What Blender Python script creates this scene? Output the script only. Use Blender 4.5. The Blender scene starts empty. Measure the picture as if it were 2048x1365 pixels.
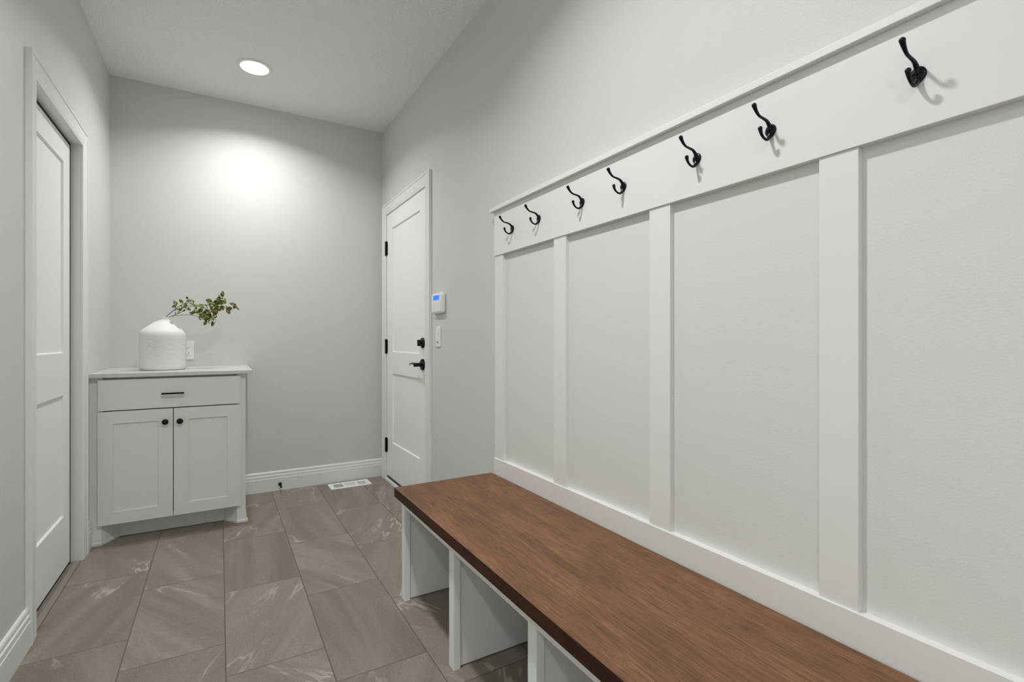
import bpy, bmesh, math, random
from mathutils import Vector, Matrix
random.seed(7)
S = bpy.context.scene
COL = S.collection

# ---------------------------------------------------------------- materials
class NT:
    def __init__(s, name):
        s.m = bpy.data.materials.new(name); s.m.use_nodes = True
        s.t = s.m.node_tree; s.n = s.t.nodes; s.l = s.t.links
        s.b = s.n['Principled BSDF']
        s.pos = s.n.new('ShaderNodeNewGeometry').outputs['Position']
    def lk(s, a, b): s.l.new(a, b)
    def _in(s, sock, v):
        if v is None: return
        if hasattr(v, 'is_linked'): s.l.new(v, sock)
        else: sock.default_value = v
    def math(s, op, a, b=None, c=None):
        n = s.n.new('ShaderNodeMath'); n.operation = op
        s._in(n.inputs[0], a); s._in(n.inputs[1], b); s._in(n.inputs[2], c)
        return n.outputs[0]
    def vmath(s, op, a, b=None):
        n = s.n.new('ShaderNodeVectorMath'); n.operation = op
        s._in(n.inputs[0], a); s._in(n.inputs[1], b); return n.outputs[0]
    def sep(s, v):
        n = s.n.new('ShaderNodeSeparateXYZ'); s.lk(v, n.inputs[0]); return n.outputs
    def comb(s, x, y, z):
        n = s.n.new('ShaderNodeCombineXYZ')
        for i, v in enumerate((x, y, z)): s._in(n.inputs[i], v)
        return n.outputs[0]
    def noise(s, v, scale, detail=2, rough=.5, dist=0, dim='3D', w=None):
        n = s.n.new('ShaderNodeTexNoise'); n.noise_dimensions = dim
        s.lk(v, n.inputs['Vector']); n.inputs['Scale'].default_value = scale
        n.inputs['Detail'].default_value = detail; n.inputs['Roughness'].default_value = rough
        n.inputs['Distortion'].default_value = dist
        if w is not None: s._in(n.inputs['W'], w)
        return n.outputs['Fac']
    def ramp(s, f, stops):
        n = s.n.new('ShaderNodeValToRGB'); e = n.color_ramp.elements
        while len(e) < len(stops): e.new(.5)
        for k, (p, c) in zip(e, stops):
            k.position = p; k.color = (c, c, c, 1) if isinstance(c, (int, float)) else (*c, 1)
        s.lk(f, n.inputs[0]); return n.outputs[0]
    def mix(s, f, a, b, mode='MIX'):
        n = s.n.new('ShaderNodeMix'); n.data_type = 'RGBA'; n.blend_type = mode
        s._in(n.inputs[0], f)
        for i, v in ((6, a), (7, b)):
            if isinstance(v, tuple): v = (*v, 1) if len(v) == 3 else v
            s._in(n.inputs[i], v)
        return n.outputs[2]
    def bump(s, h, strength, dist, prev=None):
        n = s.n.new('ShaderNodeBump'); n.inputs['Strength'].default_value = strength
        n.inputs['Distance'].default_value = dist; s.lk(h, n.inputs['Height'])
        if prev: s.lk(prev, n.inputs['Normal'])
        return n.outputs[0]
    def set(s, color=None, rough=None, metal=None, normal=None, spec=None, coat=None):
        for k, v in (('Base Color', color), ('Roughness', rough), ('Metallic', metal), ('Normal', normal),
                     ('Specular IOR Level', spec), ('Coat Weight', coat)):
            if v is None: continue
            if isinstance(v, tuple): v = (*v, 1)
            s._in(s.b.inputs[k], v)
        return s.m

def paint(name, col, rough=.5, bump=0, bscale=300, detail=2):
    t = NT(name)
    nm = None
    if bump: nm = t.bump(t.noise(t.pos, bscale, detail), bump, .0015)
    return t.set(col, rough, normal=nm)

M = {}
M['wall'] = paint('wall_paint', (.635, .635, .621), .55, .35, 190, 3)
def ceiling_mat():
    t = NT('ceiling_texture')
    a = t.noise(t.pos, 75, 4, .6)
    h = t.ramp(a, [(.42, 0), (.58, 1)])
    return t.set((.95, .95, .945), .8, normal=t.bump(h, .6, .005))
M['ceiling'] = ceiling_mat()
M['trim'] = paint('trim_paint', (.785, .79, .783), .34, .06, 90)
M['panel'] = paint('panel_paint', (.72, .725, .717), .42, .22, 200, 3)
M['door'] = paint('door_paint', (.88, .88, .875), .36)
M['cabinet'] = paint('cabinet_paint', (.78, .78, .765), .38)
M['bench_white'] = paint('bench_paint', (.88, .89, .88), .38)
M['black'] = paint('black_metal', (.0025, .0025, .0025), .24); M['black'].node_tree.nodes['Principled BSDF'].inputs['Specular IOR Level'].default_value = .3
M['black_satin'] = paint('black_satin', (.004, .004, .004), .38); M['black_satin'].node_tree.nodes['Principled BSDF'].inputs['Specular IOR Level'].default_value = .3
M['plastic'] = paint('white_plastic', (.82, .82, .81), .35)
M['vent'] = paint('vent_enamel', (.86, .86, .85), .35)
M['duct_shade'] = paint('vent_duct_shade', (.10, .10, .10), .6)
M['dark'] = paint('gap_shade', (.012, .009, .007), .8)  # near-black colour standing in for the shade in door gaps
M['sweep'] = paint('dark_sweep', (.03, .02, .015), .5)
M['slot'] = paint('slot_dark', (.02, .02, .02), .6)
def emis(name, col, st):
    t = NT(name); t.set((.8, .8, .8), .5)
    t.b.inputs['Emission Color'].default_value = (*col, 1); t.b.inputs['Emission Strength'].default_value = st
    return t.m
M['lamp'] = emis('lamp_diffuser', (1, .99, .97), 12)
M['lcd'] = emis('lcd_blue', (.005, .17, 1), .85)
M['lcd'].node_tree.nodes['Principled BSDF'].inputs['Base Color'].default_value = (.0, .02, .12, 1)

def tile_mat():
    t = NT('floor_tile'); x, y, z = t.sep(t.pos)[:3]
    P, L = .3015, .6135
    cx = t.math('DIVIDE', t.math('ADD', x, .585), P)
    col = t.math('FLOOR', cx)
    fx = t.math('MULTIPLY', t.math('FRACT', cx), P)
    ry = t.math('DIVIDE', t.math('ADD', t.math('SUBTRACT', y, 2.856), t.math('MULTIPLY', col, .2045)), L)
    row = t.math('FLOOR', ry)
    fy = t.math('MULTIPLY', t.math('FRACT', ry), L)
    dx = t.math('MINIMUM', fx, t.math('SUBTRACT', P, fx))
    dy = t.math('MINIMUM', fy, t.math('SUBTRACT', L, fy))
    d = t.math('MINIMUM', dx, dy)
    grout = t.math('LESS_THAN', d, .0019)
    wn = t.n.new('ShaderNodeTexWhiteNoise'); wn.noise_dimensions = '2D'; t.lk(t.comb(col, row, 0.), wn.inputs['Vector'])
    rnd = wn.outputs['Value']; rc = t.sep(wn.outputs['Color'])
    off = t.vmath('SCALE', wn.outputs['Color']); off.node.inputs['Scale'].default_value = 37
    loc = t.vmath('ADD', t.pos, off)
    lx, ly, lz = t.sep(loc)[:3]
    # skew each tile's streak direction a little
    sk = t.math('MULTIPLY', t.math('SUBTRACT', rc[1], .5), 1.3)
    u = t.math('ADD', lx, t.math('MULTIPLY', ly, sk))
    st = t.comb(t.math('MULTIPLY', u, 1.0), t.math('MULTIPLY', ly, .16), lz)
    bands = t.noise(st, 8, 5, .6, .5)
    fine = t.noise(t.pos, 210, 4, .8)
    mid = t.noise(loc, 28, 5, .65)
    base = t.ramp(bands, [(.34, (.176, .145, .122)), (.5, (.226, .190, .163)), (.64, (.280, .240, .210))])
    tone = t.math('ADD', .90, t.math('MULTIPLY', rnd, .2))
    tc = t.comb(tone, tone, tone)
    base = t.mix(1., base, tc, 'MULTIPLY')
    base = t.mix(t.math('MULTIPLY', t.ramp(mid, [(.38, 0), (.7, 1)]), .35), base, (.19, .165, .145))
    base = t.mix(t.math('MULTIPLY', t.math('GREATER_THAN', rc[0], .72), .35), base, (.235, .195, .185))
    sp = t.ramp(fine, [(.34, 0), (.47, 1)])
    base = t.mix(t.math('MULTIPLY', t.math('SUBTRACT', 1., sp), .7), base, (.10, .085, .075))
    sp2 = t.ramp(fine, [(.54, 0), (.68, 1)])
    base = t.mix(t.math('MULTIPLY', sp2, .45), base, (.42, .39, .36))
    # thin chalky veins
    vn = t.noise(t.comb(u, t.math('MULTIPLY', ly, .30), lz), 2.6, 5, .55, .3)
    ridge = t.math('ABSOLUTE', t.math('SUBTRACT', vn, .5))
    ln = t.ramp(ridge, [(.0, 1), (.003, .6), (.008, 0)])
    msk = t.ramp(t.noise(loc, 2.8, 2), [(.47, 0), (.62, 1)])
    broad = t.ramp(ridge, [(0., .5), (.04, 0)])
    base = t.mix(t.math('MULTIPLY', broad, t.math('MULTIPLY', msk, .35)), base, (.36, .33, .295))
    base = t.mix(t.math('MULTIPLY', t.math('MULTIPLY', ln, msk), .75), base, (.58, .55, .51))
    vn2 = t.noise(t.comb(t.math('ADD', u, t.math('MULTIPLY', ly, .5)), ly, lz), 6.5, 5, .7, 1.2)
    ln2 = t.ramp(t.math('ABSOLUTE', t.math('SUBTRACT', vn2, .52)), [(0., 1), (.009, 0)])
    msk2 = t.ramp(t.noise(loc, 5.1, 2), [(.58, 0), (.68, 1)])
    base = t.mix(t.math('MULTIPLY', t.math('MULTIPLY', ln2, msk2), .5), base, (.50, .47, .43))
    # stone bands: the tone steps slightly where a vein crosses
    side = t.ramp(vn, [(.485, 0), (.505, 1)])
    base = t.mix(t.math('MULTIPLY', side, .16), base, (.15, .125, .108))
    band = t.noise(t.comb(t.math('MULTIPLY', u, 1.), t.math('MULTIPLY', ly, .05), lz), 16, 2, .5)
    base = t.mix(t.math('MULTIPLY', t.ramp(band, [(.54, 0), (.60, 1)]), .16), base, (.34, .305, .27))
    # small dark pits and grains
    vor = t.n.new('ShaderNodeTexVoronoi'); vor.inputs['Scale'].default_value = 150; t.lk(loc, vor.inputs['Vector'])
    vc = t.sep(vor.outputs['Color'])[0]
    pit = t.math('MULTIPLY', t.ramp(vor.outputs['Distance'], [(.16, 1), (.30, 0)]), t.math('GREATER_THAN', vc, .70))
    base = t.mix(t.math('MULTIPLY', pit, .55), base, (.085, .07, .06))
    gr = t.math('MULTIPLY', t.ramp(vor.outputs['Distance'], [(.18, 1), (.34, 0)]), t.math('LESS_THAN', vc, .14))
    base = t.mix(t.math('MULTIPLY', gr, .35), base, (.45, .41, .37))
    c = t.mix(grout, base, (.125, .104, .088))
    gh = t.ramp(d, [(.0, 0), (.0032 , 1)])
    gh = t.math('MINIMUM', 1., t.math('DIVIDE', d, .0028))
    nm = t.bump(gh, .8, .0015, t.bump(fine, .18, .0008))
    r = t.math('ADD', .42, t.math('MULTIPLY', mid, .18))
    return t.set(c, r, normal=nm)
M['tile'] = tile_mat()

def wood_mat(name, dark=1.0):
    t = NT(name); x, y, z = t.sep(t.pos)[:3]
    # solid boards glued side by side, grain along the bench
    bx = t.math('DIVIDE', t.math('ADD', x, t.math('MULTIPLY', z, 1.)), .118)
    b = t.math('FLOOR', bx)
    wn = t.n.new('ShaderNodeTexWhiteNoise'); wn.noise_dimensions = '1D'; t._in(wn.inputs['W'], b)
    o = t.math('MULTIPLY', wn.outputs['Value'], 11.)
    px = t.math('ADD', x, t.math('MULTIPLY', z, .6))
    warp = t.noise(t.comb(px, t.math('MULTIPLY', y, .55), o), 4.5, 3, .5)
    gx = t.math('ADD', px, t.math('MULTIPLY', warp, .035))
    rings = t.n.new('ShaderNodeTexWave'); rings.wave_type = 'BANDS'; rings.bands_direction = 'X'
    t.lk(t.comb(gx, t.math('MULTIPLY', y, .04), o), rings.inputs['Vector'])
    rings.inputs['Scale'].default_value = 30; rings.inputs['Distortion'].default_value = 2.2
    rings.inputs['Detail'].default_value = 3; rings.inputs['Detail Scale'].default_value = 1.6
    g1 = t.noise(t.comb(gx, t.math('MULTIPLY', y, .028), o), 460, 4, .75)
    g2 = t.noise(t.comb(gx, t.math('MULTIPLY', y, .05), o), 85, 4, .65)
    tone = t.noise(t.comb(px, t.math('MULTIPLY', y, .35), o), 9, 3, .5)
    c = t.ramp(tone, [(.28, (.160, .079, .040)), (.5, (.232, .111, .056)), (.72, (.305, .143, .072))])
    c = t.mix(t.math('MULTIPLY', wn.outputs['Value'], .25), c, (.195, .102, .052))
    c = t.mix(t.math('MULTIPLY', t.ramp(rings.outputs['Fac'], [(.0, 1), (.45, 0)]), .16), c, (.105, .050, .024))
    c = t.mix(t.math('MULTIPLY', t.ramp(g2, [(.35, 1), (.55, 0)]), .45), c, (.10, .052, .028))
    c = t.mix(t.math('MULTIPLY', t.ramp(g1, [(.38, 1), (.50, 0)]), .75), c, (.065, .034, .018))
    c = t.mix(t.math('MULTIPLY', t.ramp(g1, [(.55, 0), (.72, 1)]), .3), c, (.36, .185, .100))
    g3 = t.noise(t.comb(px, t.math('MULTIPLY', y, .03), o), 900, 2, .6)
    c = t.mix(t.math('MULTIPLY', t.ramp(g3, [(.58, 0), (.68, 1)]), .55), c, (.05, .028, .016))
    # sparse mineral smudges
    sm = t.ramp(t.noise(t.comb(px, t.math('MULTIPLY', y, .4), o), 17, 2), [(.66, 0), (.74, 1)])
    c = t.mix(t.math('MULTIPLY', sm, .5), c, (.07, .045, .032))
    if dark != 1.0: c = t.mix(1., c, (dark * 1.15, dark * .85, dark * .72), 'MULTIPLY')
    nm = t.bump(g1, .25, .0006)
    return t.set(c, .5, normal=nm, spec=.2)
M['wood'] = wood_mat('stained_wood')
M['wood_edge_shaded'] = wood_mat('stained_wood_edge_shaded', .2)  # same wood darkened in colour, shade of the seat's front face painted in

def quartz_mat():
    t = NT('quartz'); v = t.noise(t.pos, 3.2, 6, .6, .8)
    r = t.ramp(t.math('ABSOLUTE', t.math('SUBTRACT', v, .5)), [(0., 1), (.02, 0)])
    c = t.mix(t.math('MULTIPLY', r, .35), (.66, .655, .64), (.46, .45, .44))
    return t.set(c, .18)
M['quartz'] = quartz_mat()

def vase_mat():
    t = NT('whitewashed_ceramic'); x, y, z = t.sep(t.pos)[:3]
    # angle around the vase gives horizontal scratches
    ax = t.math('ARCTAN2', t.math('SUBTRACT', y, 3.6), t.math('ADD', x, .29))
    v = t.comb(t.math('MULTIPLY', ax, .42), 0., t.math('MULTIPLY', z, 24.))
    n1 = t.noise(v, 7.5, 4, .65); n2 = t.noise(v, 22, 2, .5)
    low = t.ramp(z, [(.0, 1), (1., 1)])
    band = t.math('LESS_THAN', z, 1.108)
    top = t.math('MULTIPLY', t.math('SUBTRACT', 1.118, z), 40.)
    top = t.math('MINIMUM', 1., t.math('MAXIMUM', 0., top))
    bot = t.math('MINIMUM', 1., t.math('MAXIMUM', .25, t.math('MULTIPLY', t.math('SUBTRACT', z, .915), 14.)))
    m = t.math('MULTIPLY', top, bot)
    c = t.mix(t.math('MULTIPLY', m, t.math('MULTIPLY', t.ramp(n1, [(.50, 0), (.66, 1)]), .5)), (.80, .80, .79), (.55, .545, .53))
    c = t.mix(t.math('MULTIPLY', m, t.math('MULTIPLY', t.ramp(n2, [(.62, 0), (.69, 1)]), .8)), c, (.24, .235, .23))
    c = t.mix(t.math('MULTIPLY', m, .18), c, (.62, .62, .60))
    h = t.math('MULTIPLY', n1, m)
    return t.set(c, .6, normal=t.bump(h, .5, .002))
M['vase'] = vase_mat()

def leaf_mat():
    t = NT('leaf_green'); n = t.noise(t.pos, 60, 2)
    c = t.ramp(n, [(.32, (.060, .085, .008)), (.52, (.165, .180, .016)), (.70, (.38, .34, .08))])
    m = t.set(c, .45); t.b.inputs['Subsurface Weight'].default_value = 0
    return m
M['leaf'] = leaf_mat()
M['stem'] = paint('twig_brown', (.09, .042, .022), .6)
M['stop_tip'] = paint('rubber_black', (.015, .015, .015), .6)
M['strip'] = paint('threshold_bronze', (.24, .215, .195), .4)

# ---------------------------------------------------------------- object helpers
ORG = {}
def thing(name, loc, label=None, cat=None, group=None, kind=None, par=None):
    o = bpy.data.objects.new(name, None); COL.objects.link(o)
    o.empty_display_size = .05
    o.location = loc; ORG[o.name] = Vector(loc)
    tag(o, label, cat, group, kind); return o
def tag(o, label=None, cat=None, group=None, kind=None):
    if label: o['label'] = label
    if cat: o['category'] = cat
    if group: o['group'] = group
    if kind: o['kind'] = kind
    return o
def obj(name, bm, mat, parent=None, smooth=False, bevel=0, seg=2, mats=None, origin=None):
    bmesh.ops.recalc_face_normals(bm, faces=bm.faces)
    org = ORG[parent.name] if parent else Vector(origin or (0, 0, 0))
    bmesh.ops.translate(bm, verts=bm.verts, vec=-org)
    me = bpy.data.meshes.new(name); bm.to_mesh(me); bm.free()
    for m_ in ([mat] if not mats else mats): me.materials.append(m_)
    if smooth:
        for p in me.polygons: p.use_smooth = True
    o = bpy.data.objects.new(name, me); COL.objects.link(o)
    if parent: o.parent = parent
    else: o.location = org
    ORG[o.name] = org
    if bevel:
        b = o.modifiers.new('Bevel', 'BEVEL'); b.width = bevel; b.segments = seg
        b.limit_method = 'ANGLE'; b.angle_limit = math.radians(40)
        if not smooth:
            for p in me.polygons: p.use_smooth = False
    return o
def box(bm, x0, x1, y0, y1, z0, z1, mi=0):
    v = [bm.verts.new((x, y, z)) for x in (x0, x1) for y in (y0, y1) for z in (z0, z1)]
    for f in ((0, 1, 3, 2), (4, 6, 7, 5), (0, 4, 5, 1), (2, 3, 7, 6), (0, 2, 6, 4), (1, 5, 7, 3)):
        bm.faces.new([v[i] for i in f]).material_index = mi
    return v
def B(*a):
    bm = bmesh.new(); box(bm, *a); return bm
def quad(bm, pts, mi=0):
    f = bm.faces.new([bm.verts.new(p) for p in pts]); f.material_index = mi; return f
def tube(bm, pts, rad, n=12, cap=True, flat=1.0):
    pts = [Vector(p) for p in pts]
    if not isinstance(rad, (list, tuple)): rad = [rad] * len(pts)
    rings = []; up = Vector((0, 0, 1)); prev = None
    for i, p in enumerate(pts):
        d = (pts[min(i + 1, len(pts) - 1)] - pts[max(i - 1, 0)]).normalized()
        if prev is None:
            a = d.cross(up)
            if a.length < .1: a = d.cross(Vector((0, 1, 0)))
            a.normalize()
        else:
            a = (prev - d * prev.dot(d)).normalized()
        prev = a; b = d.cross(a)
        rings.append([bm.verts.new(p + (a * math.cos(2 * math.pi * k / n) + b * math.sin(2 * math.pi * k / n) * flat) * rad[i]) for k in range(n)])
    for r0, r1 in zip(rings, rings[1:]):
        for k in range(n): bm.faces.new((r0[k], r0[(k + 1) % n], r1[(k + 1) % n], r1[k]))
    if cap: bm.faces.new(rings[0][::-1]); bm.faces.new(rings[-1])
def ball(bm, c, r, sc=(1, 1, 1), u=16, v=10):
    m = Matrix.Translation(c) @ Matrix.Diagonal((r * sc[0], r * sc[1], r * sc[2], 1))
    bmesh.ops.create_uvsphere(bm, u_segments=u, v_segments=v, radius=1, matrix=m)
def lathe(bm, prof, c, axis='z', n=48, cap0=True, cap1=True, sy=1.0):
    """prof: (radius, height) ; axis the direction of height"""
    rings = []
    for r, h in prof:
        ring = []
        for k in range(n):
            a = 2 * math.pi * k / n; p, q = r * math.cos(a), r * math.sin(a) * sy
            v = {'z': (p, q, h), 'x': (h, p, q), 'y': (p, h, q)}[axis]
            ring.append(bm.verts.new(Vector(c) + Vector(v)))
        rings.append(ring)
    for r0, r1 in zip(rings, rings[1:]):
        for k in range(n): bm.faces.new((r0[k], r0[(k + 1) % n], r1[(k + 1) % n], r1[k]))
    if cap0: bm.faces.new(rings[0][::-1])
    if cap1: bm.faces.new(rings[-1])
def extrude_profile(bm, prof, fn0, fn1):
    """closed profile (a,b) swept between two placements"""
    A = [bm.verts.new(fn0(a, b)) for a, b in prof]; C = [bm.verts.new(fn1(a, b)) for a, b in prof]
    n = len(prof)
    for i in range(n): bm.faces.new((A[i], A[(i + 1) % n], C[(i + 1) % n], C[i]))
    bm.faces.new(A[::-1]); bm.faces.new(C)
def smooth_curve(pts, k=6):
    P = [Vector(p) for p in pts]; P = [P[0] * 2 - P[1]] + P + [P[-1] * 2 - P[-2]]
    out = []
    for i in range(1, len(P) - 2):
        a, b, c, d = P[i - 1:i + 3]
        for j in range(k):
            t = j / k
            out.append(.5 * ((2 * b) + (c - a) * t + (2 * a - 5 * b + 4 * c - d) * t * t + (3 * b - a - 3 * c + d) * t ** 3))
    out.append(P[-2]); return out
def autosmooth(o, ang=35):
    for p in o.data.polygons: p.use_smooth = True
    try: o.data.set_sharp_from_angle(angle=math.radians(ang))
    except Exception: pass
    return o

# ---------------------------------------------------------------- room dimensions
XL, XR, YB, YN, ZC = -.588, 1.118, 3.93, -2.0, 2.735
XO = -3.2   # the hall opens to the left behind the camera
YO = -.30
T = .12
# left doorway (y0,y1,top), right doorway
LD = (2.445, 3.160, 2.037)
RD = (2.945, 3.785, 2.045)

def struct(o, **k): return tag(o, kind='structure', **k)
struct(obj('floor', B(XO, XR + T, YN, YB + T, -.1, 0), M['tile']))
struct(obj('ceiling', B(XO, XR + T, YN, YB + T, ZC, ZC + .1), M['ceiling']))
struct(obj('wall_near', B(XO, XR + T, YN - T, YN, 0, ZC), M['wall']))
struct(obj('wall_back', B(XL - T, XR + T, YB, YB + T, 0, ZC), M['wall']))
bm = bmesh.new()
box(bm, XR, XR + T, YN, RD[0], 0, ZC); box(bm, XR, XR + T, RD[1], YB, 0, ZC); box(bm, XR, XR + T, RD[0], RD[1], RD[2], ZC)
box(bm, XR + .06, XR + T, RD[0], RD[1], 0, RD[2], 1)  # dark backing behind the right slab, keeps its gaps black
struct(obj('wall_right', bm, None, mats=[M['wall'], M['dark']]))
bm = bmesh.new()
box(bm, XL - T, XL, YO, LD[0], 0, ZC); box(bm, XL - T, XL, LD[1], YB, 0, ZC); box(bm, XL - T, XL, LD[0], LD[1], LD[2], ZC)
box(bm, XL - T, XL - .085, LD[0], LD[1], 0, LD[2], 1)  # dark backing added behind the slab to keep world light out of the gaps
struct(obj('wall_left', bm, None, mats=[M['wall'], M['dark']]))

# baseboards (thickness, height)
BP = [(0, 0), (.0150, 0), (.0150, .0905), (.0128, .0935), (.0128, .111), (.0105, .114), (.0085, .1155), (.0088, .119),
      (.0098, .123), (.0095, .130), (.0070, .1360), (.0030, .139), (0, .139)]
CABX = .134
bm = bmesh.new(); extrude_profile(bm, BP, lambda a, b: (CABX, YB - a, b), lambda a, b: (XR, YB - a, b))
struct(obj('baseboard_back', bm, M['trim']))
bm = bmesh.new()
extrude_profile(bm, BP, lambda a, b: (XL + a, YO, b), lambda a, b: (XL + a, LD[0] - .073, b))
extrude_profile(bm, BP, lambda a, b: (XL + a, LD[1] + .085, b), lambda a, b: (XL + a, 3.348, b))
struct(obj('baseboard_left', bm, M['trim']))
bm = bmesh.new()
extrude_profile(bm, BP, lambda a, b: (XR - a, RD[0] - .087, b), lambda a, b: (XR - a, 2.04, b))
struct(obj('baseboard_right', bm, M['trim']))

# ---------------------------------------------------------------- doors
def casing_bm(xw, sgn, y0, y1, top, w0, w1, wt):
    """mitred casing around an opening on wall plane x=xw, projecting sgn; w0 width near leg, w1 far leg, wt head"""
    prof = [(0, 0), (0, .0105), (.05, .0125), (.11, .0115), (.14, .0100), (.17, .0115), (.26, .0130), (.80, .0155), (.83, .0140), (.87, .0178), (.98, .0182), (1, .017), (1, 0)]
    bm = bmesh.new(); rows = []
    for w, t in prof:
        x = xw + sgn * t
        rows.append([bm.verts.new(p) for p in ((x, y0 - w * w0, 0), (x, y0 - w * w0, top + w * wt), (x, y1 + w * w1, top + w * wt), (x, y1 + w * w1, 0))])
    for i in range(len(rows)):
        a, b = rows[i], rows[(i + 1) % len(rows)]
        for k in range(3): bm.faces.new((a[k], a[k + 1], b[k + 1], b[k]))
    bm.faces.new([r[0] for r in rows]); bm.faces.new([r[3] for r in rows][::-1])
    return bm
def paneled(bm, xf, sgn, ya, yb, za, zb, panels, th, dep, sl):
    """slab face in plane x=xf, outward normal sgn*x ; panels (y0,y1,z0,z1) recessed by dep with sloped sides sl"""
    ys = sorted({ya, yb, *[p[0] for p in panels], *[p[1] for p in panels]})
    zs = sorted({za, zb, *[p[2] for p in panels], *[p[3] for p in panels]})
    def inside(y, z): return any(p[0] < y < p[1] and p[2] < z < p[3] for p in panels)
    for i in range(len(ys) - 1):
        for j in range(len(zs) - 1):
            if inside((ys[i] + ys[i + 1]) / 2, (zs[j] + zs[j + 1]) / 2): continue
            quad(bm, [(xf, ys[i], zs[j]), (xf, ys[i + 1], zs[j]), (xf, ys[i + 1], zs[j + 1]), (xf, ys[i], zs[j + 1])])
    xi, xb = xf - sgn * dep, xf - sgn * th
    for p in panels:
        o = [(xf, p[0], p[2]), (xf, p[1], p[2]), (xf, p[1], p[3]), (xf, p[0], p[3])]
        n = [(xi, p[0] + sl, p[2] + sl), (xi, p[1] - sl, p[2] + sl), (xi, p[1] - sl, p[3] - sl), (xi, p[0] + sl, p[3] - sl)]
        for k in range(4): quad(bm, [o[k], o[(k + 1) % 4], n[(k + 1) % 4], n[k]])
        quad(bm, n)
    c = [(ya, za), (yb, za), (yb, zb), (ya, zb)]
    for k in range(4):
        a, b = c[k], c[(k + 1) % 4]
        quad(bm, [(xf, *a), (xf, *b), (xb, *b), (xb, *a)])
    quad(bm, [(xb, *q) for q in c])
    bmesh.ops.remove_doubles(bm, verts=bm.verts, dist=1e-5)

# door 1: left wall
d1 = struct(thing('door_1', (XL, (LD[0] + LD[1]) / 2, 0)), label='white two-panel door set deep in the left wall')
obj('door_casing', casing_bm(XL, 1, LD[0], LD[1] + .004, LD[2], .074, .083, .080), M['trim'], d1)
bm = bmesh.new()
box(bm, XL - .085, XL + .0005, LD[1] - .002, LD[1] + .018, 0, LD[2] + .018)
box(bm, XL - .085, XL + .0005, LD[0] - .018, LD[0] + .002, 0, LD[2] + .018)
box(bm, XL - .085, XL + .0005, LD[0], LD[1], LD[2] - .002, LD[2] + .018)
obj('door_jamb', bm, M['trim'], d1)
bm = bmesh.new()
XS = -.621
paneled(bm, XS, 1, 2.450, 3.134, .017, 2.018, [(2.572, 3.026, 1.022, 1.910), (2.572, 3.026, .262, .826)], .035, .009, .005)
obj('door_slab', bm, M['door'], d1)
bm = bmesh.new(); box(bm, -.664, -.6225, 3.136, LD[1] - .001, .0, 2.036); box(bm, -.664, -.6225, LD[0] + .003, 3.136, 2.0195, 2.036); box(bm, -.660, -.626, LD[0] + .003, 3.134, .0005, .0165)
obj('door_gap_shade', bm, M['dark'], d1)  # dark strips filling the gaps round the slab, shade put in as colour
bm = bmesh.new(); box(bm, -.608, -.584, LD[0] + .002, LD[1] - .003, -.001, .004)
obj('threshold', bm, M['strip'], d1, bevel=.0015)

# door 2: right wall
d2 = struct(thing('door_2', (XR, (RD[0] + RD[1]) / 2, 0)), label='white two-panel door with black lever and hinges in the far right wall')
obj('door_casing', casing_bm(XR, -1, RD[0], RD[1], RD[2], .087, .087, .082), M['trim'], d2)
bm = bmesh.new()
box(bm, XR - .001, XR + .06, RD[0] - .015, RD[0] + .003, 0, RD[2] + .015)
box(bm, XR - .001, XR + .06, RD[1] - .003, RD[1] + .015, 0, RD[2] + .015)
box(bm, XR - .001, XR + .06, RD[0], RD[1], RD[2] - .003, RD[2] + .015)
obj('door_jamb', bm, M['trim'], d2)
XD = 1.1125
bm = bmesh.new()
paneled(bm, XD, -1, 2.953, 3.776, .046, 2.037, [(3.052, 3.643, .992, 1.921), (3.052, 3.643, .310, .832)], .04, .009, .004)
obj('door_slab', bm, M['door'], d2)
obj('door_sill', B(1.1015, XR + .05, RD[0] + .004, RD[1] - .004, 0, .021), M['vent'], d2, bevel=.002)
obj('door_sweep', B(1.1165, XR + .035, RD[0] + .006, RD[1] - .006, .021, .0455), M['sweep'], d2)
for zc in (1.786, 1.032, .2745):
    bm = bmesh.new()
    box(bm, XD - .003, XD + .006, 3.757, 3.792, zc - .051, zc + .051)
    h = obj('hinge', bm, M['black_satin'], d2, bevel=.001)
    bm = bmesh.new(); tube(bm, [(XD - .008, 3.781, zc - .051), (XD - .008, 3.781, zc + .051)], .0075, 12)
    ball(bm, (XD - .008, 3.781, zc + .052), .006); ball(bm, (XD - .008, 3.781, zc - .052), .006)
    k = autosmooth(obj('hinge_pin', bm, M['black_satin'], h)); 
# deadbolt
yh = 2.993
bm = bmesh.new(); lathe(bm, [(.034, 0), (.034, -.004), (.031, -.010), (.026, -.013), (.0, -.0135)], (XD, yh, 1.063), 'x', 32, True, False)
db = autosmooth(obj('deadbolt', bm, M['black'], d2))
bm = bmesh.new()
tube(bm, [(XD - .012, yh, 1.063), (XD - .02, yh, 1.063)], .009, 16)
box(bm, XD - .038, XD - .018, yh - .006, yh + .006, 1.063 - .020, 1.063 + .020)
obj('thumb_turn', bm, M['black'], db, bevel=.003)
bm = bmesh.new(); lathe(bm, [(.037, 0), (.037, -.004), (.034, -.011), (.028, -.014), (.014, -.016), (.0, -.016)], (XD, yh, .925), 'x', 32, True, False)
rs = autosmooth(obj('lever_rosette', bm, M['black'], d2))
bm = bmesh.new()
lathe(bm, [(.013, -.012), (.012, -.030), (.013, -.052), (.0125, -.060), (.006, -.0625)], (XD, yh, .925), 'x', 20)
path = smooth_curve([(XD - .052, yh - .006, .926), (XD - .054, yh + .02, .931), (XD - .053, yh + .055, .932), (XD - .051, yh + .09, .928), (XD - .048, yh + .118, .921)], 5)
tube(bm, path, [.0115 - .007 * i / (len(path) - 1) for i in range(len(path))], 12, True, .75)
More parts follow.
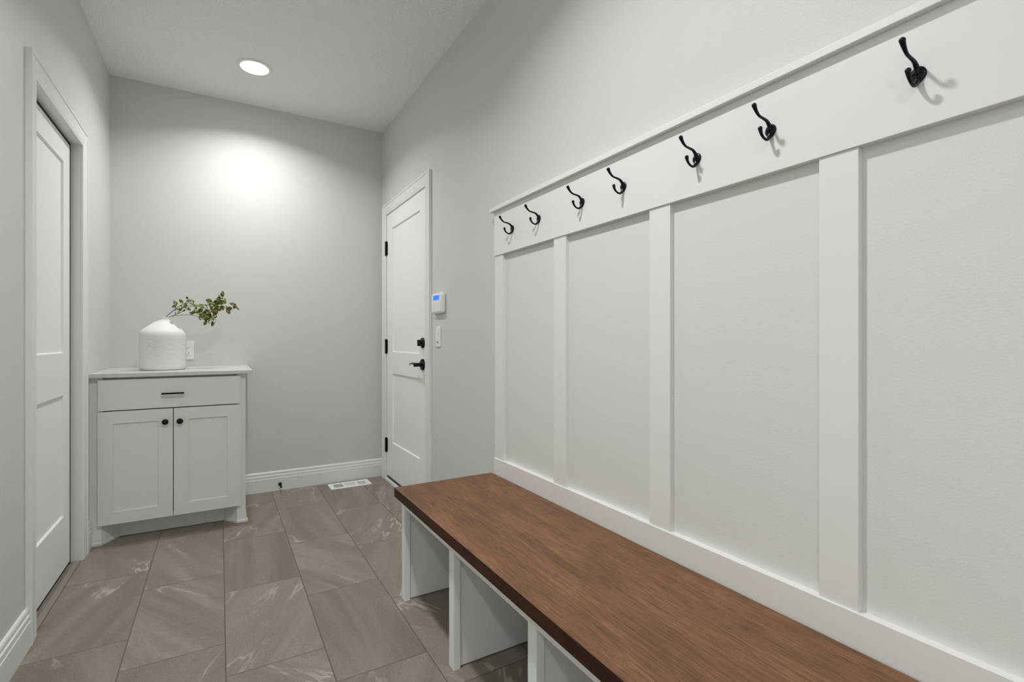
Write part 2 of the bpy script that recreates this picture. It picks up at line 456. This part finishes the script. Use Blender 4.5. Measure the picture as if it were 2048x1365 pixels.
autosmooth(obj('lever_handle', bm, M['black'], rs), 50)

# ---------------------------------------------------------------- board and batten wall
YE, YS = 2.020, -.02
tr = struct(thing('trim_1', (XR, 1.0, .46)), label='white board-and-batten panelling with rail and ledge above the bench')
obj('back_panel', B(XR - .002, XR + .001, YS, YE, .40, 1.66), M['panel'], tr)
obj('top_board', B(1.096, XR, YS, YE, 1.4698, 1.6725), M['trim'], tr, bevel=.0012)
bm = bmesh.new()
box(bm, 1.079, XR, YS, YE + .016, 1.672, 1.690)
obj('ledge', bm, M['trim'], tr, bevel=.0015)
for a, b in ((1.943, YE - .001), (1.472, 1.549), (.981, 1.060), (.5, .576), (.01, .086)):
    obj('batten', B(1.1005, XR, a, b, .52, 1.4698), M['trim'], tr, bevel=.0012)
obj('bottom_board', B(1.096, XR, YS, YE, .40, .536), M['trim'], tr, bevel=.0012)

# ---------------------------------------------------------------- bench
bench = thing('bench', (.86, 1.0, 0), 'long mudroom bench with stained wood seat and white open cubbies below', 'bench')
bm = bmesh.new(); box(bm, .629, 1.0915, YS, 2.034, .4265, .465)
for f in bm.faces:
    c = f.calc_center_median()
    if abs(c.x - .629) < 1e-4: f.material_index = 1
seat = obj('seat_board', bm, None, bench, bevel=.0025, mats=[M['wood'], M['wood_edge_shaded']])
seat['label'] = 'stained brown wood seat board'
bm = bmesh.new()
box(bm, .658, .678, YS, 2.022, .384, .4265)
obj('top_rail', bm, M['bench_white'], bench, bevel=.001)
ST = [(1.985, 2.022), (1.487, 1.526), (.998, 1.037), (.509, .547), (.02, .058)]
for a, b in ST:
    obj('stile', B(.658, .682, a, b, 0, .384), M['bench_white'], bench, bevel=.001)
    obj('divider_panel', B(.6845, 1.10, a + .010, b - .008, .004, .4262), M['bench_white'], bench, bevel=.0005)
struct(obj('trim_2', B(1.102, XR, YS, YE, 0, .398), M['trim']))

# ---------------------------------------------------------------- cabinet
YC = 3.35; YF = 3.331; X0 = XL + .0155
cab = thing('base_cabinet', ((XL + CABX) / 2, 3.64, 0), 'small white base cabinet with one drawer and two shaker doors in back corner', 'cabinet')
bm = bmesh.new()
# box of the cabinet: side panel, face frame, bottom, back area
box(bm, XL + .001, -.530, YC, YC + .019, .10, .8825); box(bm, .088, CABX, YC, YC + .019, .10, .8825)
box(bm, -.530, .088, YC + .02, YC + .035, .862, .8825); box(bm, -.530, .088, YC, YC + .019, .10, .122)
box(bm, CABX - .016, CABX, YC + .019, YB - .016, .0, .8825)
box(bm, XL + .001, XL + .017, YC + .019, YB - .016, .0, .8825)
box(bm, XL + .017, CABX - .016, YC + .019, YB - .02, .10, .118)
obj('body', bm, M['cabinet'], cab)
bm = bmesh.new()
# recessed toe kick with angled furniture feet, each foot flaring out at the floor
def prism(bm, pts, z0, z1):
    a = [bm.verts.new((x, y, z0)) for x, y in pts]; b = [bm.verts.new((x, y, z1)) for x, y in pts]
    n = len(pts); bm.faces.new(a[::-1]); bm.faces.new(b)
    for i in range(n): bm.faces.new((a[i], a[(i + 1) % n], b[(i + 1) % n], b[i]))
prism(bm, [(-.47, 3.452), (.026, 3.440), (.026, 3.46), (-.47, 3.47)], 0, .10)
obj('toe_kick', bm, M['cabinet'], cab)
bm = bmesh.new(); prism(bm, [(-.474, 3.443), (.032, 3.431), (.026, 3.441), (-.47, 3.453)], 0, .014)
obj('shoe_moulding', bm, M['cabinet'], cab, bevel=.003)
def foot(outer, inner, bx, by, so):
    bm = bmesh.new(); rings = []
    for z, f in ((.0, .011), (.012, .011), (.018, .007), (.04, .0045), (.075, .001), (.12, 0)):
        pts = [(outer + so * f, YC - f * .9), (inner, YC - f * .9), (bx - so * f * .5, by - f * .7), (bx, by + .012), (inner, YC + .03), (outer + so * f, YC + .03)]
        rings.append([bm.verts.new((x, y, z if z < .1 else .0999)) for x, y in pts])
    n = 6
    for a, b in zip(rings, rings[1:]):
        for i in range(n): bm.faces.new((a[i], a[(i + 1) % n], b[(i + 1) % n], b[i]))
    bm.faces.new(rings[0][::-1]); bm.faces.new(rings[-1])
    return obj('foot', bm, M['cabinet'], cab)
foot(CABX, .090, .026, 3.441, 1)
foot(XL + .012, -.536, -.470, 3.453, 0)
def shaker(y, xa, xb, za, zb, pan, th=.019, dep=.008, sl=.0035):
    bm = bmesh.new()
    paneled(bm, 0, 1, xa, xb, za, zb, pan, th, dep, sl)
    for v in bm.verts: v.co = Vector((v.co.y, y - v.co.x, v.co.z))
    return bm
def knob(x, z, par):
    bm = bmesh.new()
    lathe(bm, [(.008, 0), (.0075, -.003), (.005, -.006), (.0048, -.012), (.0125, -.0165), (.0155, -.020), (.0155, -.023), (.013, -.0255), (.006, -.0268), (0.0005, -.027)], (x, YF, z), 'y', 28)
    return autosmooth(obj('knob', bm, M['black_satin'], par))
dl = obj('cabinet_door', shaker(YF, -.549, -.2235, .104, .702, [(-.487, -.289, .168, .637)]), M['cabinet'], cab, bevel=.0008)
knob(-.257, .631, dl)
dr = obj('cabinet_door', shaker(YF, -.2195, .107, .104, .702, [(-.150, .041, .168, .637)]), M['cabinet'], cab, bevel=.0008)
knob(-.190, .630, dr)
dw = obj('drawer', B(-.549, .107, YF, YF + .019, .7075, .871), M['cabinet'], cab, bevel=.001)
bm = bmesh.new()
box(bm, -.274, -.170, YF - .030, YF - .021, .7825, .7915)
box(bm, -.268, -.260, YF - .022, YF, .7835, .7905); box(bm, -.184, -.176, YF - .022, YF, .7835, .7905)
obj('bar_pull', bm, M['black_satin'], dw, bevel=.001)
o = obj('countertop', B(XL + .0005, .168, 3.313, YB - .0005, .883, .905), M['quartz'], None, bevel=.0015, origin=(-.21, 3.62, .883))
tag(o, 'light grey quartz slab countertop covering the small corner cabinet', 'countertop')

# ---------------------------------------------------------------- vase with greenery
VX, VY, VZ = -.290, 3.60, .9053
bm = bmesh.new()
prof = [(.104, 0), (.111, .002), (.1155, .008), (.1165, .02), (.1165, .08), (.1165, .150), (.1165, .196), (.1160, .208), (.1135, .219), (.108, .229), (.099, .239),
        (.085, .251), (.070, .262), (.056, .273), (.045, .282), (.038, .289), (.0345, .296), (.0335, .303), (.034, .3085), (.035, .3115), (.0335, .3125),
        (.031, .311), (.0295, .302), (.030, .292), (.04, .28), (.09, .235), (.108, .20), (.108, .02), (.06, .012)]
lathe(bm, prof, (VX, VY, VZ), 'z', 72, True, True)
o = obj('vase', bm, M['vase'], None, smooth=True, origin=(VX, VY, VZ)); autosmooth(o, 60)
tag(o, 'white whitewashed ceramic vase with narrow neck and scratched lower body on countertop', 'vase')

br = thing('leafy_branch', (VX, VY, VZ + .25), 'thin leafy green branch leaning right out of the white vase', 'branch')
PX = 3.35e-3   # metres per photo pixel at the vase, used only to size the twig layout below
def w(px, pz, dy=0.): # layout of the sprig: offsets from the vase mouth, right and up
    return Vector((VX + .011 + (px - 331) * .00262, VY + dy - (px - 331) * .00028, 1.215 + (635 - pz) * .0031))
bs = bmesh.new()
twigs = [
    ([(326, 646), (333, 633), (348, 620), (357, 613), (372, 604), (382, 602)], .0022, 0.0),
    ([(348, 621), (362, 616), (380, 610), (400, 609), (420, 605), (436, 596), (443, 588)], .0016, .01),
    ([(333, 636), (344, 632), (358, 630), (375, 629), (395, 632), (412, 641), (425, 646)], .0015, -.015),
    ([(338, 634), (355, 627), (366, 621), (384, 612), (400, 620), (415, 628), (428, 636)], .0014, .02),
    ([(395, 611), (412, 618), (424, 625), (430, 640), (425, 647)], .0012, -.03),
    ([(405, 609), (425, 611), (445, 610), (458, 611), (468, 612), (471, 606)], .0011, .0),
    ([(357, 613), (368, 609), (377, 603), (374, 598)], .0012, -.02),
]
paths = []
for pts, r, dy in twigs:
    c = smooth_curve([w(a, b, dy * i / len(pts)) for i, (a, b) in enumerate(pts)], 5)
    paths.append(c); tube(bs, c, [r * (1 - .5 * i / len(c)) for i in range(len(c))], 7)
obj('stem', bs, M['stem'], br, smooth=True)
lf = bmesh.new()
def leaf(c, d, nrm, L, W):
    d = d.normalized(); s = d.cross(nrm).normalized(); n = s.cross(d).normalized()
    rows = []
    for t, ww in ((0, .06), (.18, .62), (.42, 1.), (.68, .86), (.88, .45), (1, .04)):
        p = c + d * L * t + n * (-.18 * L * t * t)
        rows.append([bm_v(p + s * W * .5 * ww * k + n * abs(k) * W * .16) for k in (-1, 0, 1)])
    for a, b in zip(rows, rows[1:]):
        lf.faces.new((a[0], a[1], b[1], b[0])); lf.faces.new((a[1], a[2], b[2], b[1]))
bm_v = lambda p: lf.verts.new(p)
rl = random.Random(11)
spots = [(350, 609), (364, 606), (375, 600), (373, 597), (378, 602), (384, 607), (352, 616), (358, 617), (362, 615), (350, 626), (366, 621), (380, 628), (376, 619), (385, 624), (368, 612), (356, 622),
         (392, 613), (397, 619), (403, 614), (410, 612), (407, 622), (400, 626), (395, 622), (412, 619), (418, 616), (424, 609), (421, 603), (428, 604), (434, 603), (440, 598), (436, 594),
         (437, 592), (445, 597), (442, 589), (441, 606), (432, 612), (427, 615), (421, 622), (414, 627), (408, 633), (402, 635), (395, 635), (420, 630), (426, 627), (430, 622), (429, 634),
         (424, 637), (411, 641), (414, 643), (407, 643), (423, 645), (437, 617), (443, 617), (452, 612), (455, 620), (453, 616), (469, 607), (470, 613), (447, 602), (417, 607), (399, 631), (404, 628), (433, 607), (439, 611), (416, 635), (418, 624), (388, 618), (399, 617), (406, 626), (412, 632), (419, 612), (426, 621), (431, 600), (409, 617), (416, 622), (423, 631), (401, 611), (438, 603)]
pairs = []
for i, (a, b) in enumerate(spots):
    p = w(a, b, rl.uniform(-.035, .03))
    # nearest twig point so every leaf hangs from a twig
    q = min((pt for c in paths for pt in c), key=lambda t: (t - p).length)
    d = (p - q); d = d if d.length > .004 else Vector((rl.uniform(-1, 1), rl.uniform(-.6, .6), rl.uniform(-1, 1)))
    d = d.normalized() + Vector((.25, 0, rl.uniform(-.3, .35)))
    base = q + (p - q) * .55
    if (base - q).length > .003: tube(lf, [q, base], .0006, 5)
    nrm = Vector((rl.uniform(-.5, .6), -1, rl.uniform(-.5, .9)))
    L = rl.uniform(.026, .038); leaf(base, d, nrm, L, L * rl.uniform(.62, .85))
    if rl.random() < .8: leaf(base, Vector((-d.z, d.y, d.x)), nrm, L * .8, L * .5)
for (a, b), (dx, dz), L in (((443, 592), (.05, 1), .040), ((469, 612), (.15, 1), .026), ((425, 642), (-.3, -1), .030), ((412, 640), (-.6, -1), .032), ((455, 613), (.1, -1), .034), ((404, 616), (-.5, -.6), .034)):
    leaf(w(a, b), Vector((dx, 0, dz)), Vector((.2, -1, .2)), L, L * .6)
obj('foliage', lf, M['leaf'], br, smooth=True)

# ---------------------------------------------------------------- wall plates
ol = thing('wall_outlet', (-.183, YB, .953), 'white electrical outlet on back wall partly hidden behind the vase', 'outlet')
obj('cover_plate', B(-.218, -.148, YB - .006, YB, .953, 1.071), M['plastic'], ol, bevel=.002)
bm = bmesh.new(); box(bm, -.200, -.166, YB - .008, YB - .005, .978, 1.046)
rc_ = obj('receptacle', bm, M['plastic'], ol, bevel=.001)
bm = bmesh.new()
for zc in (1.027, .991):
    box(bm, -.1775, -.1750, YB - .0085, YB - .0075, zc, zc + .008); box(bm, -.1915, -.1890, YB - .0085, YB - .0075, zc, zc + .008)
    lathe(bm, [(.0025, -.0086), (.0025, -.0075)], (-.1832, YB, zc - .006), 'y', 12)
obj('slot', bm, M['slot'], rc_)
sw = thing('light_switch', (XR, 2.745, 1.04), 'white dimmer light switch plate below the alarm keypad', 'switch')
obj('cover_plate', B(XR - .006, XR, 2.709, 2.781, 1.041, 1.160), M['plastic'], sw, bevel=.002)
bm = bmesh.new(); box(bm, XR - .010, XR - .005, 2.729, 2.761, 1.066, 1.134)
obj('rocker', bm, M['plastic'], sw, bevel=.0025)
obj('slider', B(XR - .0112, XR - .0095, 2.739, 2.751, 1.069, 1.074), M['slot'], sw)
kp = thing('alarm_keypad', (XR, 2.72, 1.232), 'white security alarm keypad with blue screen beside the far right door', 'keypad')
def rrect(y0, y1, z0, z1, r, n=6, bulge=0):
    pts = []
    for cy, cz, a0 in ((y1 - r, z1 - r, 0), (y0 + r, z1 - r, 90), (y0 + r, z0 + r, 180), (y1 - r, z0 + r, 270)):
        for k in range(n + 1):
            a = math.radians(a0 + 90 * k / n); pts.append((cy + r * math.cos(a), cz + r * math.sin(a)))
    return pts
bm = bmesh.new()
rings = []
for x, ins in ((XR + .001, .006), (XR - .004, 0), (XR - .020, .0), (XR - .0245, .003), (XR - .026, .008)):
    pts = rrect(2.640 + ins, 2.800 - ins, 1.236 + ins, 1.356 - ins, .018)
    rings.append([bm.verts.new((x, y + .000, z)) for y, z in pts])
for a, b in zip(rings, rings[1:]):
    for i in range(len(a)): bm.faces.new((a[i], a[(i + 1) % len(a)], b[(i + 1) % len(a)], b[i]))
bm.faces.new(rings[0][::-1]); bm.faces.new(rings[-1])
kb = autosmooth(obj('keypad_body', bm, M['plastic'], kp), 50)
obj('flip_cover', B(XR - .0285, XR - .0255, 2.654, 2.788, 1.247, 1.301), M['plastic'], kp, bevel=.0015)
lc = obj('screen', B(XR - .0272, XR - .0255, 2.678, 2.764, 1.316, 1.342), M['lcd'], kp); lc['label'] = 'blue backlit screen'

# ---------------------------------------------------------------- coat hooks (arms reach from the board, plate centre at origin)
hk = thing('coat_hook', (0, 0, 0))
bm = bmesh.new()
sh = []
for k in range(28):
    a = 2 * math.pi * k / 28; y = .0135 * math.cos(a); z = .016 * math.sin(a)
    if z < 0: y *= (1 - .42 * (-z / .016) ** 1.4); 
    sh.append((y, z))
rr = []
for x, s in ((0.0, 1), (-.0016, 1), (-.0030, .93), (-.0042, .72), (-.0046, .4)): rr.append([bm.verts.new((x, y * s, z * s)) for y, z in sh])
for a, b in zip(rr, rr[1:]):
    for i in range(28): bm.faces.new((a[i], a[(i + 1) % 28], b[(i + 1) % 28], b[i]))
bm.faces.new(rr[0][::-1]); bm.faces.new(rr[-1])
hplate = autosmooth(obj('backplate', bm, M['black'], hk), 50)
def arm(name, pts, rad, tipr):
    bm = bmesh.new()
    c = smooth_curve([(-d, 0, z) for d, z in pts], 5)
    n = len(c); R_ = []
    for i in range(n):
        t = i / (n - 1)
        j = t * (len(rad) - 1); k = min(int(j), len(rad) - 2); R_.append(rad[k] + (rad[k + 1] - rad[k]) * (j - k))
    tube(bm, c, R_, 14); ball(bm, c[-1], tipr, (1, 1, 1.0))
    return obj(name, bm, M['black'], hk, smooth=True)
arm('upper_prong', [(.001, .002), (.006, .012), (.016, .0205), (.031, .0235), (.043, .0255), (.052, .031), (.059, .0385), (.063, .045)], [.0058, .0046, .0036, .0031, .0030, .0034, .0043, .0053], .0054)
arm('lower_prong', [(.002, -.007), (.008, -.0175), (.017, -.0225), (.027, -.0205), (.035, -.0145), (.039, -.0075), (.0405, -.0020)], [.0058, .0042, .0032, .0029, .0032, .0041, .0050], .0051)
bm = bmesh.new()
for y, z in ((.0068, .0035), (-.0068, .0035)):
    lathe(bm, [(.0028, -.0036), (.0026, -.0052), (.0012, -.0060)], (0, y, z), 'x', 12)
obj('screw', bm, M['black'], hk, smooth=True)
HY = [(1.850, 'black double coat hook at the far end of the board, nearest the door'),
      (1.644, 'black double coat hook, second from the door end of the board'),
      (1.370, 'black double coat hook, farther one of the pair over the second panel'),
      (1.164, 'black double coat hook, nearer one of the pair over the second panel'),
      (.885, 'black double coat hook, left one of the pair over the third panel'),
      (.680, 'black double coat hook over the third panel, just left of its wide batten'),
      (.400, 'large black double coat hook at the right edge, with two curved shadows')]
def copy_tree(o, parent=None):
    c = o.copy(); COL.objects.link(c)
    if parent: c.parent = parent
    for ch in list(o.children): copy_tree(ch, c)
    return c
hooks = [hk] + [copy_tree(hk) for _ in HY[1:]]
for h, (y, lab) in zip(hooks, HY):
    h.location = (1.096, y, 1.5645)
    tag(h, lab, 'hook', 'black coat hooks along the white board')

# ---------------------------------------------------------------- ceiling lights
def can(x, y, label, LAMP_W):
    t = thing('recessed_light', (x, y, ZC), label, 'ceiling light', 'round recessed ceiling lights')
    bm = bmesh.new()
    lathe(bm, [(.098, 0), (.098, -.003), (.094, -.006), (.080, -.0075), (.0765, -.006), (.0755, 0)], (x, y, ZC), 'z', 56, False, False)
    autosmooth(obj('trim_ring', bm, M['plastic'], t), 50)
    bm = bmesh.new(); lathe(bm, [(.0765, -.0048), (.0005, -.0052)], (x, y, ZC), 'z', 48, False, True)
    d = obj('diffuser', bm, M['lamp'], t, smooth=True)
    L = bpy.data.lights.new('downlight', 'AREA'); L.shape = 'DISK'; L.size = .125; L.energy = LAMP_W; L.spread = math.radians(142)
    L.color = (.99, 1, .985)
    lo = bpy.data.objects.new('downlight_lamp', L); COL.objects.link(lo); lo.parent = t; lo.location = (0, 0, -.0062)
    return t
can(.183, 3.375, 'round recessed ceiling light glowing above the cabinet end of the room', 7.9)
can(-.82, -.90, 'round recessed ceiling light in the open space behind the camera', 9)
can(.150, 1.070, 'round recessed ceiling light overhead beside the bench, nearer the camera', 11.8)

# ---------------------------------------------------------------- floor register and door stop
vt = thing('floor_register', (.838, 3.803, 0), 'white metal floor vent register on the tiles by the back baseboard', 'vent')
bm = bmesh.new()
xs = [.692, .984]; y0, y1 = 3.727, 3.876
wins = [(.722, .790), (.804, .880), (.894, .956)]
# frame as strips round three louvred windows
def flat(bm, a, b, c, d, z1=.004): box(bm, a, b, c, d, 0.0002, z1)
edges = [.692, .722, .790, .804, .880, .894, .956, .984]
flat(bm, .692, .984, y0, 3.757); flat(bm, .692, .984, 3.846, y1)
for a, b in ((.692, .722), (.790, .804), (.880, .894), (.956, .984)): flat(bm, a, b, 3.757, 3.846)
obj('frame', bm, M['vent'], vt)
bm = bmesh.new()
for k in range(7):
    xx = .722 + .068 * (k + .5) / 7; flat(bm, xx - .0016, xx + .0016, 3.757, 3.846, .0035)
for k in range(10):
    yy = 3.757 + .089 * (k + .5) / 10; flat(bm, .804, .880, yy - .0022, yy + .0022, .0035)
for k in range(6):
    xx = .894 + .062 * (k + .5) / 6; flat(bm, xx - .0026, xx + .0026, 3.757, 3.846, .0035)
obj('louvre', bm, M['vent'], vt)
obj('duct_shadow_box', B(.722, .956, 3.757, 3.846, .0002, .0009), M['duct_shade'], vt).name = 'duct_shade_sheet'  # dark sheet laid under the louvres, stands in for the shaded duct
ds = thing('door_stop', (.375, YB - .015, .042), 'black spring door stop screwed into the back baseboard', 'door stop')
yb = YB - .015
bm = bmesh.new(); lathe(bm, [(.0125, 0), (.012, -.004), (.006, -.009), (.004, -.010)], (.375, yb, .045), 'y', 20)
autosmooth(obj('base', bm, M['black'], ds), 50)
bm = bmesh.new(); tube(bm, [(.375, yb - .008, .045), (.375, yb - .062, .043)], .0032, 10)
obj('rod', bm, M['black'], ds, smooth=True)
bm = bmesh.new(); lathe(bm, [(.0078, 0), (.0085, -.004), (.0080, -.014), (.006, -.016)], (.375, yb - .060, .043), 'y', 18)
autosmooth(obj('tip', bm, M['stop_tip'], ds), 50)

# ---------------------------------------------------------------- uniform world fill, added to lift the hall; enters by the open left side
W = bpy.data.worlds.new('World'); S.world = W; W.use_nodes = True
bg = W.node_tree.nodes['Background']; bg.inputs[0].default_value = (.985, .99, 1.0, 1); bg.inputs[1].default_value = 1.7

# ---------------------------------------------------------------- camera
cam = bpy.data.cameras.new('Camera'); co = bpy.data.objects.new('Camera', cam); COL.objects.link(co)
th = math.atan2(585, 990)
co.location = (0, 0, 1.083); co.rotation_euler = (math.pi / 2, 0, -th)
cam.sensor_width = 36; cam.lens = 36 * 990 / 2048; cam.shift_y = -2.5 / 2048; cam.clip_start = .02
S.camera = co
S.view_settings.view_transform = 'Standard'; S.view_settings.look = 'None'
S.view_settings.gamma = 1; S.view_settings.exposure = 0.63
S.cycles.use_denoising = True
S.cycles.max_bounces = 12; S.cycles.diffuse_bounces = 8
S.cycles.sample_clamp_indirect = 6
